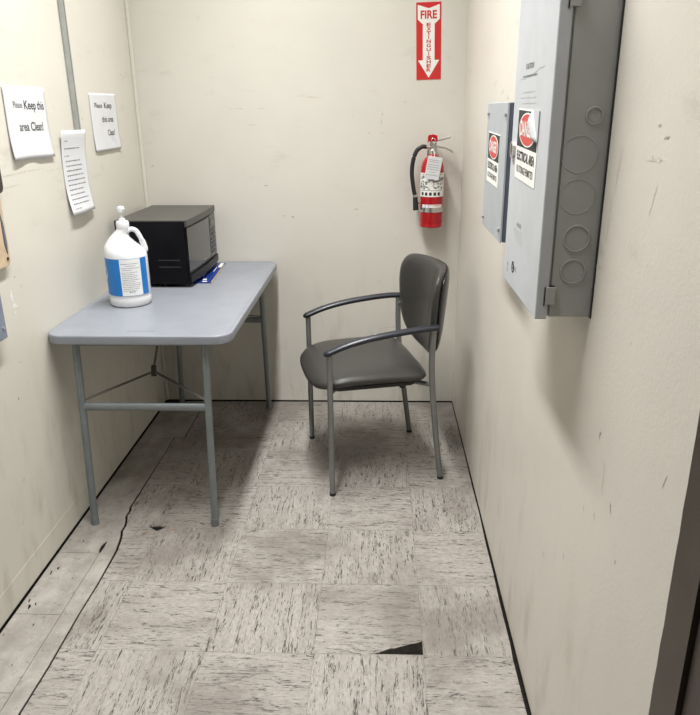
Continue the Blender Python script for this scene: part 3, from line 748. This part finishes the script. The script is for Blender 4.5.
seat_out = closed_spline([(0.290, 0.0), (0.286, 0.11), (0.268, 0.195), (0.215, 0.246), (0.12, 0.256), (0.0, 0.258), (-0.09, 0.260), (-0.138, 0.250), (-0.162, 0.205),
                          (-0.172, 0.10), (-0.172, 0.0), (-0.172, -0.10), (-0.162, -0.205), (-0.138, -0.250), (-0.09, -0.260), (0.0, -0.258), (0.12, -0.256), (0.215, -0.246), (0.268, -0.195), (0.286, -0.11)])
def seat3d(p, q_, h):
    z = 0.447 + 0.012 * (1 - (p / 0.3) ** 2) - 0.020 * max(0, (p - 0.12) / 0.17) ** 2 - 0.006 * (1 - min(1, (q_ / 0.2) ** 2)) * (1 if h > 0 else 0)
    return (p, q_, z + h)
cushion('seat', seat_out, seat3d, 0.032, 0.030, M_vinyl, ch)
bm = bm_new(); prism(bm, rrect(-0.13, 0.215, -0.205, 0.205, 0.04, 6), 0.410, 0.426); obj('seat_pan', bm, M_black, ch, bevel=0.003)
bm = bm_new(); lathe(bm, [(0.005, 0.378), (0.011, 0.380), (0.011, 0.388), (0.005, 0.390), (0.005, 0.406)], (-0.085, 0.14), 14); obj('adjusting_knob', bm, M_black, ch)
_bo = [(0.11, 0.853), (0.192, 0.846), (0.228, 0.816), (0.237, 0.765), (0.232, 0.705), (0.220, 0.640), (0.204, 0.585), (0.166, 0.530), (0.104, 0.496), (0.045, 0.484)]
back_out = closed_spline([(0.0, 0.853)] + _bo + [(0.0, 0.482)] + [(-p, q_) for p, q_ in _bo[::-1]])
def back3d(p, q_, h):
    a = -0.238 - 0.10 * (q_ - 0.66) + 0.05 * max(0, 0.60 - q_) + 1.45 * p * p
    return (a + h, p, q_)
cushion('backrest', back_out, lambda p, q_, h: back3d(p, q_, h - 0.012), 0.028, 0.026, M_vinyl, ch)
cushion('back_shell', [(p * 0.95, 0.68 + (q_ - 0.68) * 0.96) for p, q_ in back_out], lambda p, q_, h: back3d(p, q_, h - 0.030), 0.006, 0.014, M_shell, ch)
for s in (1, -1):
    fl_ = mktube('leg', [(0.224, 0.26 * s, 0.006), (0.226, 0.259 * s, 0.580)], 0.0112, M_chairleg, ch, seg=16)
    mktube('foot_cap', [(0.224, 0.26 * s, 0.0), (0.2243, 0.26 * s, 0.012)], 0.0122, M_rubber, fl_, seg=14)
    rl = mktube('leg', catmull([(-0.228, 0.224 * s, 0.006), (-0.200, 0.229 * s, 0.22), (-0.178, 0.236 * s, 0.42), (-0.172, 0.242 * s, 0.54), (-0.174, 0.25 * s, 0.655)], 6), 0.0118, M_chairleg, ch, seg=16)
    mktube('foot_cap', [(-0.2285, 0.224 * s, 0.0), (-0.2265, 0.2243 * s, 0.012)], 0.0126, M_rubber, rl, seg=14)
    mktube('back_bracket', [(-0.176, 0.240 * s, 0.62), (-0.206, 0.195 * s, 0.64), (-0.222, 0.16 * s, 0.645)], 0.008, M_chairleg, ch, seg=10)
    mktube('seat_rail', catmull([(-0.09, 0.13 * s, 0.412), (-0.13, 0.18 * s, 0.414), (-0.176, 0.237 * s, 0.420)], 5), 0.009, M_chairleg, ch, seg=12)
    mktube('seat_rail', [(0.229, 0.259 * s, 0.425), (0.18, 0.17 * s, 0.418)], 0.009, M_chairleg, ch, seg=12)
    bm = bm_new()
    ap = catmull([(0.247, 0.26 * s, 0.581), (0.227, 0.26 * s, 0.588), (0.160, 0.261 * s, 0.612), (0.070, 0.262 * s, 0.632), (-0.04, 0.262 * s, 0.646), (-0.13, 0.258 * s, 0.653), (-0.178, 0.252 * s, 0.653), (-0.190, 0.250 * s, 0.651)], 5)
    N_ = len(ap)
    rs = [0.0138 * min(1, (0.45 + 0.55 * min(1, i / 4.0))) * min(1, (0.5 + 0.5 * min(1, (N_ - 1 - i) / 3.0))) for i in range(N_)]
    tube(bm, ap, 0.012, seg=16, sx=1.35, sy=0.85, rs=rs)
    ar = obj('armrest', bm, M_arm, ch); smooth_auto(ar, 60)
    if s == 1:
        bm = bm_new(); prism(bm, ell(0.053, 0.258, 0.003, 0.0025, 8), 0.640, 0.6465); obj('rub_mark', bm, M_rub, ar)
bm = bm_new()
for a_, b_, L_, an in ((-0.02, 0.05, 0.024, 0.4), (0.06, 0.09, 0.02, 0.2)):
    pass
bm.free()

# ================================================================== FIRE EXTINGUISHER on the back wall
EX, EY = 0.2455, 3.281
fe = empty('fire_extinguisher', (EX, EY, 0.908)); tag(fe, 'red fire extinguisher with white tag hanging on the back wall', 'fire extinguisher')
def LZ(z): return z - 0.908
bm = bm_new()
lathe(bm, [(0.044, 0), (0.0505, 0.004), (0.0515, 0.014), (0.0505, 0.017), (0.0515, 0.021), (0.0520, LZ(1.155)), (0.0505, LZ(1.175)), (0.045, LZ(1.195)), (0.035, LZ(1.212)), (0.022, LZ(1.224)), (0.016, LZ(1.230))], (0, 0), 48)
cyl = obj('cylinder', bm, M_extred, fe); smooth_auto(cyl, 35)
tocE = math.atan2(-EY, -EX)
def eband(name, r, a0, a1, z0, z1, mat, parent, n=36):
    bm = bm_new(); A = []
    for k in range(n + 1):
        a = tocE + a0 + (a1 - a0) * k / n; A.append([bm.verts.new((math.cos(a) * r, math.sin(a) * r, z)) for z in (LZ(z0), LZ(z1))])
    for k in range(n): bm.faces.new((A[k][0], A[k+1][0], A[k+1][1], A[k][1])).smooth = True
    return obj(name, bm, mat, parent)
el = eband('instruction_label', 0.0526, rad(-85), rad(85), 1.048, 1.152, M_white, cyl)
wre = lambda q: Vector((math.cos(tocE + q.x / 0.053) * (0.0527 + q.z), math.sin(tocE + q.x / 0.053) * (0.0527 + q.z), LZ(q.y)))
bm = bm_new()
for k in range(60):     # printed pictures as irregular grey shapes
    u, v = random.uniform(-0.062, 0.062), random.uniform(1.082, 1.138); r = random.uniform(0.003, 0.0075)
    vs = [bm.verts.new(wre(Vector((u + r * random.uniform(0.5, 1.4) * math.cos(t * math.tau / 7), v + 0.6 * r * random.uniform(0.5, 1.3) * math.sin(t * math.tau / 7), 0.0003 + k * 0.00001)))) for t in range(7)]
    bm.faces.new(vs)
obj('label_pictures', bm, M_inkgrey, el)
bm = bm_new()
for k in range(5):
    u = -0.046 + k * 0.020
    vs = [bm.verts.new(wre(Vector((p[0], p[1], 0.0004)))) for p in rrect(u - 0.006, u + 0.006, 1.054, 1.068, 0.002, 2)]; bm.faces.new(vs)
obj('class_symbols', bm, M_ink, el)
dashes('label_print', [(-0.05, 0.05, 1.145), (-0.05, 0.05, 1.076)], M_ink, el, 0.0004, 0.002, wrap=wre)
bandp = eband('strap', 0.0530, 0, math.tau, 0.979, 1.000, M_chrome, fe, 64)
bl = eband('brand_label', 0.0529, rad(-50), rad(60), 1.000, 1.014, M_white, cyl)
bm = bm_new()
vs = [bm.verts.new(wre(Vector((p[0], p[1], 0.0005)))) for p in ((-0.030, 1.001), (-0.012, 1.001), (-0.012, 1.013), (-0.030, 1.013))]; bm.faces.new(vs)
obj('blue_mark', bm, M_blue, bl)
dashes('brand_print', [(-0.008, 0.040, 1.009)], M_red, bl, 0.0005, 0.004, wrap=wre)
bm = bm_new(); box(bm, -0.022, 0.022, 0.045, YB - EY, LZ(0.96), LZ(1.25)); box(bm, -0.012, 0.012, 0.012, 0.046, LZ(1.232), LZ(1.244))
obj('wall_bracket', bm, M_chrome, fe, bevel=0.001)
bm = bm_new(); lathe(bm, [(0.0165, LZ(1.228)), (0.0175, LZ(1.236)), (0.0165, LZ(1.248)), (0.013, LZ(1.252)), (0.013, LZ(1.285)), (0.009, LZ(1.288))], (0, 0), 24)
box(bm, -0.016, 0.016, -0.012, 0.012, LZ(1.252), LZ(1.278))
vb = obj('valve', bm, M_chrome, fe); smooth_auto(vb, 30)
bm = bm_new(); tube(bm, [(0.008, -0.012, LZ(1.262)), (0.008, -0.026, LZ(1.262))], 0.0095, seg=20); obj('pressure_gauge', bm, M_chrome, vb)
def lever(name, pts, wd, th, mat, parent=fe):
    bm = bm_new(); P = pts
    A = []
    for x, z in P: A.append([bm.verts.new((x, y, z_)) for y, z_ in ((-wd/2, z - th), (wd/2, z - th), (wd/2, z + th), (-wd/2, z + th))])
    for a_, b_ in zip(A, A[1:]):
        for j in range(4): bm.faces.new((a_[j], a_[(j+1) % 4], b_[(j+1) % 4], b_[j]))
    bm.faces.new(A[0]); bm.faces.new(A[-1][::-1]); return obj(name, bm, mat, parent, bevel=0.002)
lever('squeeze_lever', [(-0.022, LZ(1.302)), (0.0, LZ(1.304)), (0.022, LZ(1.290)), (0.05, LZ(1.296)), (0.076, LZ(1.303))], 0.018, 0.0052, M_chrome)
lever('head_cover', [(-0.024, LZ(1.290)), (-0.020, LZ(1.298)), (0.0, LZ(1.301)), (0.018, LZ(1.296))], 0.024, 0.014, M_extred)
lever('carry_handle', [(-0.010, LZ(1.262)), (0.025, LZ(1.262)), (0.052, LZ(1.258)), (0.075, LZ(1.248)), (0.090, LZ(1.238))], 0.020, 0.0048, M_chrome)
bm = bm_new(); tube(bm, [(0.0, -0.016, LZ(1.285)), (0.0, 0.016, LZ(1.285))], 0.0025, seg=8)
ringp = [(0.009 * math.cos(k * math.tau / 16), -0.020, LZ(1.290) + 0.009 * math.sin(k * math.tau / 16)) for k in range(17)]
tube(bm, ringp, 0.0015, seg=6); obj('pull_pin', bm, M_chrome, fe)
hp = catmull([(-0.030, -0.002, LZ(1.262)), (-0.050, -0.004, LZ(1.262)), (-0.072, -0.006, LZ(1.245)), (-0.087, -0.008, LZ(1.205)), (-0.092, -0.008, LZ(1.150)), (-0.084, -0.008, LZ(1.085)), (-0.076, -0.008, LZ(1.048))], 8)
hs = mktube('hose', hp, 0.0095, M_rubber, fe, seg=14)
bm = bm_new(); tube(bm, [(-0.012, 0, LZ(1.262)), (-0.034, -0.002, LZ(1.262))], 0.0085, seg=14)
smooth_auto(obj('hose_ferrule', bm, M_chrome, hs), 40)
mktube('nozzle_ferrule', [(-0.077, -0.008, LZ(1.054)), (-0.075, -0.008, LZ(1.044))], 0.011, M_chrome, hs, seg=14)
mktube('nozzle', [(-0.0755, -0.008, LZ(1.046)), (-0.071, -0.008, LZ(0.985))], 0.0115, M_rubber, hs, seg=16, rs=[0.0105, 0.0130])
bm = bm_new(); box(bm, -0.078, -0.045, 0.0, 0.006, LZ(1.012), LZ(1.018)); obj('nozzle_clip', bm, M_chrome, bandp)
tg = mkprism('inspection_tag', rrect(-0.032, 0.032, -0.052, 0.046, 0.004, 3), 0, 0.0008, M_paper, fe,
             mw=frame((1, 0, 0), (0, -0.05, 1), (0.0, -0.064, LZ(1.178))) @ Matrix.Rotation(rad(-9), 4, 'Z'))
dashes('tag_print', [(-0.026, 0.026, 0.030), (-0.02, 0.02, 0.022), (-0.026, 0.026, 0.010), (-0.026, 0.026, 0.0), (-0.026, 0.026, -0.010), (-0.01, 0.012, -0.022), (-0.026, 0.026, -0.034)], M_inkgrey, tg, 0.0011, 0.0022)
mktube('tag_tie', [(0.004, -0.064, LZ(1.220)), (0.002, -0.03, LZ(1.250)), (0.0, -0.012, LZ(1.268))], 0.0012, M_white, fe, seg=6)

# ------------------------------------------------------------------ FIRE EXTINGUISHER arrow sign
sg = mkprism('fire_sign', rrect(-0.0535, 0.0535, -0.154, 0.154, 0.002, 2), 0, 0.0015, M_red, mw=on_back(0.219, 1.697, rot=rad(1.4)))
tag(sg, 'red and white fire extinguisher arrow sign high on the back wall', 'sign')
arrow = [(-0.047, 0.145), (0.0, 0.130), (0.047, 0.145), (0.047, 0.088), (0.030, 0.072), (0.0255, 0.070), (0.0255, -0.075), (0.046, -0.075), (0.0, -0.147), (-0.046, -0.075), (-0.0255, -0.075), (-0.0255, 0.070), (-0.030, 0.072), (-0.047, 0.088)]
ar_ = mkprism('arrow', arrow, 0.0012, 0.0020, M_white, sg)
text('FIRE', 0.044, 0, 0.104, M_red, ar_, 0.0024, width=0.070, bold=0.0014)
for k, c in enumerate('EXTINGUISHER'):
    text(c, 0.0185, 0, 0.0655 - 0.01645 * k, M_red, ar_, 0.0024, bold=0.0006, width=(0.0185 if c != 'I' else 0.004))

# ================================================================== ELECTRICAL BOXES on the right wall
PX = 0.285
p0, p1, pz0, pz1 = 1.240, 1.580, 1.062, 1.665
ep = empty('electrical_panel', (XR, (p0 + p1) / 2, (pz0 + pz1) / 2)); tag(ep, 'large light grey electrical panel box on right wall with round knockouts', 'electrical panel')
def LP(bm_): bmesh.ops.translate(bm_, verts=bm_.verts[:], vec=-ep.location); return bm_
bm = bm_new(); box(bm, 0.310, XR, p0 + 0.003, p1 - 0.003, pz0 + 0.004, pz1 - 0.004); body = obj('enclosure', LP(bm), M_panel_shaded, ep, bevel=0.002)
bm = bm_new(); box(bm, PX, PX + 0.0215, p0, p1, pz0, pz1); cov = obj('cover', LP(bm), M_panel, ep, bevel=0.0025)
bm = bm_new(); box(bm, PX + 0.0215, 0.310, p0 + 0.006, p1 - 0.006, pz0 + 0.006, pz1 - 0.006); obj('cover_seam', LP(bm), M_panel_shaded, ep)
bm = bm_new(); box(bm, XR - 0.0025, XR, p0 - 0.0012, p1 + 0.001, pz0 + 0.002, pz1); obj('wall_shadow_line', LP(bm), M_seam, ep)  # dark strip standing in for the shade where panel meets wall
fn_ = frame((1, 0, 0), (0, 0, 1), (0, p0 + 0.003, 0)); fn_.translation -= ep.location
bm = None
for kx, kz, ro in ((0.357, 1.411, 0.0145), (0.338, 1.350, 0.0310), (0.341, 1.280, 0.0300), (0.347, 1.2085, 0.0235), (0.346, 1.150, 0.0225)):
    bm = bm_new()
    bright = ro < 0.026
    ringmesh(bm, kx, kz, ro, ro - (0.0028 if bright else 0.0014), -0.002, 0.0020 if bright else 0.0007)
    if bright: prism(bm, ell(kx, kz, ro - 0.004, ro - 0.004), -0.002, 0.0005)
    bmesh.ops.transform(bm, matrix=fn_, verts=bm.verts[:])
    obj('knockout', bm, M_panel_shaded, body, bevel=0.0004)
for hz in (1.106, 1.590):
    bm = bm_new(); box(bm, PX + 0.016, PX + 0.033, p0 - 0.0035, p0 + 0.002, hz - 0.016, hz + 0.016); h_ = obj('hinge', LP(bm), M_panel_shaded, ep, bevel=0.001)
    bm = bm_new(); box(bm, PX + 0.0135, PX + 0.0155, p0 - 0.0012, p0 + 0.002, hz - 0.019, hz + 0.016); box(bm, PX + 0.022, PX + 0.031, p0 - 0.0012, p0 + 0.002, hz + 0.0165, hz + 0.0185)
    obj('hinge_gap', LP(bm), M_seam, h_)
fc = on_right((p0 + p1) / 2, (pz0 + pz1) / 2, PX); fc.translation -= ep.location
pr = empty('front_print'); bpy.data.objects.remove(pr)
PC = (p0 + p1) / 2; PZ = (pz0 + pz1) / 2
def U_(y): return PC - y
def V_(z): return z - PZ
def cover_text(body_, size, y, z, width=None, mat=M_inkgrey, bold=0.0):
    return text(body_, size, 0, 0, mat, cov, wrap=lambda q: fc @ Vector((q.x + U_(y), q.y + V_(z), 0.0004)), width=width, bold=bold)
cover_text('CAUTION', 0.014, 1.440, 1.498, 0.072, M_inkgrey, 0.0003)
bm_rows = lambda rows, mat, th, nm: dashes(nm, rows, mat, cov, th=th, wrap=lambda q: fc @ Vector((q.x, q.y, 0.0004)))
bm_rows([(U_(1.50), U_(1.37), V_(1.481)), ], M_inkgrey, 0.0035, 'caution_print')
bm_rows([(U_(1.50), U_(1.38), V_(1.453)), (U_(1.52), U_(1.37), V_(1.443)), (U_(1.50), U_(1.37), V_(1.433))], M_stickgrey, 0.003, 'caution_print')
cover_text('DANGER', 0.012, 1.440, 1.200, 0.045, M_inkgrey)
bm_rows([(U_(1.49), U_(1.41), V_(1.188)), (U_(1.49), U_(1.40), V_(1.181)), (U_(1.48), U_(1.40), V_(1.174)), (U_(1.47), U_(1.39), V_(1.167))], M_stickgrey, 0.0025, 'danger_print')
# round maker's badge with a D in it, small mark beside
bm = bm_new(); ringmesh(bm, U_(1.475), V_(1.108), 0.0125, 0.0085, 0, 0.0006, 20); bmesh.ops.transform(bm, matrix=fc, verts=bm.verts[:]); obj('maker_badge', bm, M_ink, cov)
cover_text('D', 0.014, 1.475, 1.108, None, M_ink, 0.0003)
bm_rows([(U_(1.460), U_(1.436), V_(1.1085))], M_ink, 0.011, 'badge_print')
bm_rows([(U_(1.537), U_(1.532), V_(1.103)), (U_(1.537), U_(1.532), V_(1.090))], M_inkgrey, 0.010, 'small_mark')
# graphite scrape across the top
bm = bm_new(); marks(bm, fc @ Matrix.Translation((0, 0, 0)), [(U_(1.40), V_(1.4845), 0.14, 0.003, 0.10), (U_(1.34), V_(1.492), 0.06, 0.005, 0.05), (U_(1.50), V_(1.478), 0.06, 0.003, 0.0)], 0)
obj('scrape_mark', bm, M_stickgrey, cov)
# latch ring at the far edge
bm = bm_new(); ringmesh(bm, U_(1.547), V_(1.342), 0.017, 0.012, -0.001, 0.006, 24); prism(bm, ell(U_(1.547), V_(1.342), 0.006, 0.006, 12), -0.001, 0.004)
bmesh.ops.transform(bm, matrix=fc, verts=bm.verts[:]); obj('latch', bm, M_chrome, cov)

def danger_sign(mw, wd, ht, label, peel, tilt=0.0):
    n0 = 0.0009
    root = mkprism('danger_sticker', [(-wd/2, -ht/2), (wd/2, -ht/2), (wd/2, ht/2)] + [(-wd/2, ht/2)], 0.0002, n0, M_white, mw=mw)
    tag(root, label, 'warning sticker')
    yb_ = ht * -0.03
    blk = [(-wd/2 + 0.004, yb_), (wd/2 - 0.004, yb_), (wd/2 - 0.004, ht/2 - 0.003), (-wd/2 + 0.004, ht/2 - 0.003)]
    b_ = mkprism('black_field', blk, n0, n0 + 0.0003, M_ink, root)
    cy_ = (yb_ + ht/2 - 0.003) / 2; ry = (ht/2 - 0.003 - yb_) * 0.46; rx = wd * 0.40
    o1 = mkprism('oval_border', ell(0, cy_, rx, ry), n0 + 0.0003, n0 + 0.0006, M_white, b_)
    mkprism('red_oval', ell(0, cy_, rx * 0.93, ry * 0.91), n0 + 0.0006, n0 + 0.0009, M_red, o1)
    text('DANGER', 0.038, 0, cy_, M_white, b_, n0 + 0.0013, width=wd * 0.62, bold=0.001)
    text('ELECTRICAL AREA', 0.024, 0, -ht * 0.165, M_ink, root, n0 + 0.0004, width=wd * 0.86, bold=0.0008)
    text('NO STORAGE PERMITTED', 0.019, 0, -ht * 0.355, M_ink, root, n0 + 0.0004, width=wd * 0.80, bold=0.0002)
    if peel:
        bm = bm_new()   # top corner curled forward off the cover, pale back showing
        A = []
        fold0, fold1 = Vector((wd * 0.24, ht/2 + 0.001, 0)), Vector((wd/2 + 0.001, ht * 0.10, 0))
        tip0 = Vector((wd * 0.26, ht * 0.18, 0))
        for k in range(9):
            t = k / 8
            s = math.sin(t * math.pi * 0.85)
            row = []
            for j in range(7):
                e = j / 6; base = fold0.lerp(fold1, e); q_ = base.lerp(tip0, t * 0.86)
                row.append(bm.verts.new((q_.x, q_.y, n0 + 0.0015 + 0.009 * s * (1 - 0.3 * e))))
            A.append(row)
        for k in range(8):
            for j in range(6): bm.faces.new((A[k][j], A[k+1][j], A[k+1][j+1], A[k][j+1]))
        pf = obj('peeled_corner', bm, M_stickgrey, root, smooth=True)
        md = pf.modifiers.new('s', 'SOLIDIFY'); md.thickness = 0.0004
        mkprism('bared_corner', [(fold0.x, fold0.y), (wd/2 + 0.0006, ht/2 + 0.0006), (fold1.x, fold1.y)], n0 + 0.0002, n0 + 0.0014, M_panel, root)
    return root
danger_sign(on_right(1.421, 1.354, PX, rad(-1.5)), 0.197, 0.134, 'white danger sticker with peeling corner on the large electrical panel', True)

SX = 0.306
s0, s1, sz0, sz1 = 1.775, 2.090, 1.104, 1.437
sb = empty('switch_box', (XR, (s0 + s1) / 2, (sz0 + sz1) / 2)); tag(sb, 'small blue grey electrical box on right wall behind the large panel', 'electrical box')
def LS(bm_): bmesh.ops.translate(bm_, verts=bm_.verts[:], vec=-sb.location); return bm_
bm = bm_new(); box(bm, SX + 0.006, XR, s0 + 0.001, s1 - 0.001, sz0 + 0.001, sz1 - 0.001); obj('enclosure', LS(bm), M_boxdark, sb, bevel=0.002)
bm = bm_new(); box(bm, SX, SX + 0.0055, s0, s1, sz0, sz1); sc_ = obj('cover', LS(bm), M_box, sb, bevel=0.002)
for yy, zz in ((2.062, 1.408), (1.790, 1.408), (2.070, 1.128), (1.795, 1.134)):
    bm = bm_new(); box(bm, SX - 0.005, SX, yy - 0.007, yy + 0.007, zz - 0.004, zz + 0.004); obj('cover_clip', LS(bm), M_raceway, sc_, bevel=0.001)
danger_sign(on_right(1.950, 1.297, SX, rad(-1)), 0.190, 0.130, 'white danger sticker on the small blue grey electrical box', False)

# ================================================================== PAPERS on the left wall
def sheet(name, y, z, wd, ht, rot, fn, label, grid=16):
    mw = on_left(y, z, 0.0012, rot)
    bm = bm_new(); A = []
    for i in range(grid + 1):
        A.append([bm.verts.new((wd * (i / grid - 0.5), ht * (j / grid - 0.5), fn(wd * (i / grid - 0.5), ht * (j / grid - 0.5)))) for j in range(grid + 1)])
    for i in range(grid):
        for j in range(grid): bm.faces.new((A[i][j], A[i+1][j], A[i+1][j+1], A[i][j+1]))
    o = obj(name, bm, M_paper, mw=mw, smooth=True)
    md = o.modifiers.new('s', 'SOLIDIFY'); md.thickness = 0.0003; md.offset = -1
    return tag(o, label, 'paper notice')
fA = lambda u, v: 0.0015 + 0.006 * max(0, -v / 0.11) ** 2 * (0.4 + abs(u) / 0.14) + 0.0015 * math.sin(u * 40)
A_ = sheet('paper_notice', 2.290, 1.393, 0.279, 0.216, rad(-0.8), fA, 'white landscape notice reading Please Keep this area Clean, nearest the viewer')
text('Please', 0.026, -0.0575, 0.052, M_ink, A_, 0.0006, width=0.060, bold=0.0002, fn=fA)
text('Keep this', 0.037, 0.052, 0.052, M_ink, A_, 0.0006, width=0.136, bold=0.0006, fn=fA)
text('area Clean!', 0.037, 0.016, -0.012, M_ink, A_, 0.0006, width=0.160, bold=0.0006, fn=fA)
fC = lambda u, v: 0.0015 + 0.004 * max(0, -v / 0.11) ** 2 + 0.0035 * math.exp(-((u - 0.07) ** 2 + (v + 0.07) ** 2) / 0.0006) * math.sin(90 * (u + v)) + 0.0008 * math.sin(u * 60)
C_ = sheet('paper_notice', 2.946, 1.384, 0.279, 0.216, rad(0.2), fC, 'white Please Keep this area Clean notice above the microwave', 24)
text('Please', 0.026, -0.058, 0.062, M_ink, C_, 0.0007, width=0.080, bold=0.0002, fn=fC)
text('Keep', 0.032, 0.045, 0.062, M_ink, C_, 0.0007, width=0.085, bold=0.0004, fn=fC)
text('this area', 0.032, 0.028, 0.010, M_ink, C_, 0.0007, width=0.125, bold=0.0004, fn=fC)
text('Clean!', 0.032, 0.050, -0.042, M_ink, C_, 0.0007, width=0.085, bold=0.0004, fn=fC)
fB = lambda u, v: 0.009 * max(0, min(1, (v - 0.02) / 0.11)) ** 2 + 0.001 + 0.020 * max(0, (-v - 0.02) / 0.125) ** 2 * (0.75 + 0.25 * math.cos(math.pi * (u + 0.04) / 0.2))
B_ = sheet('paper_letter', 2.598, 1.219, 0.212, 0.288, rad(-0.6), fB, 'white typed letter hanging below the grey strip on left wall', 20)
for hr in ((-0.080, -0.055, 0.108), (-0.085, 0.045, 0.083), (-0.085, -0.045, 0.058)):
    dashes('heading_line', [hr], M_inkgrey, B_, 0.0007, 0.0042, fn=fB)
rows = [(-0.080, random.uniform(0.045, 0.075), 0.040 - 0.0165 * k) for k in range(10)] + [(-0.080, -0.02, 0.040 - 0.165)]
dashes('typed_lines', rows, M_inkgrey, B_, 0.0007, 0.0042, fn=fB)
# ------------------------------------------------------------------ metal strip running up the left wall
st = mkbox('metal_strip', XL, XL + 0.007, 2.632, 2.681, 1.350, CEIL - 0.002, M_raceway, bevel=0.0015)
tag(st, 'thin grey metal strip running up the left wall to the ceiling', 'metal strip')
bm = bm_new(); box(bm, XL + 0.0066, XL + 0.0075, 2.668, 2.673, 1.350, CEIL - 0.002); obj('groove', bm, M_tableleg, st)

# ------------------------------------------------------------------ things cut by the left edge of view
tn = mkprism('wooden_plate', rrect(-0.085, 0.085, -0.125, 0.105, 0.022, 6), 0, 0.016, M_tan, mw=on_left(1.932, 1.125), bevel=0.002)
tag(tn, 'tan wooden plate on the left wall at the edge of view', 'wooden plate')
bm = bm_new(); prism(bm, ell(0.067, -0.103, 0.005, 0.005, 10), 0.016, 0.0185); obj('screw', bm, M_black, tn)
bm = bm_new(); prism(bm, [(0.071, -0.09), (0.075, -0.06), (0.072, 0.0), (0.064, 0.03), (0.062, -0.06)], 0.016, 0.018); obj('dark_edge', bm, M_boxdark, tn)
hk = mkprism('wall_unit', rrect(-0.075, 0.075, -0.055, 0.065, 0.020, 6), 0, 0.022, M_phone, mw=on_left(1.960, 1.262), bevel=0.004)
tag(hk, 'dark rounded plastic unit on left wall above the wooden plate', 'wall unit')
bb = mkbox('metal_box', XL, XL + 0.030, 1.75, 1.903, 0.812, 0.957, M_bluebox, bevel=0.003)
tag(bb, 'small blue grey metal box low on the left wall at edge of view', 'metal box')
bm = bm_new(); prism(bm, ell(0.058, 0.03, 0.005, 0.005, 10), 0, 0.003)
bmesh.ops.transform(bm, matrix=frame((0, 1, 0), (0, 0, 1), (XL + 0.030, 1.828, 0.815)), verts=bm.verts[:]); obj('screw', bm, M_chrome, bb)
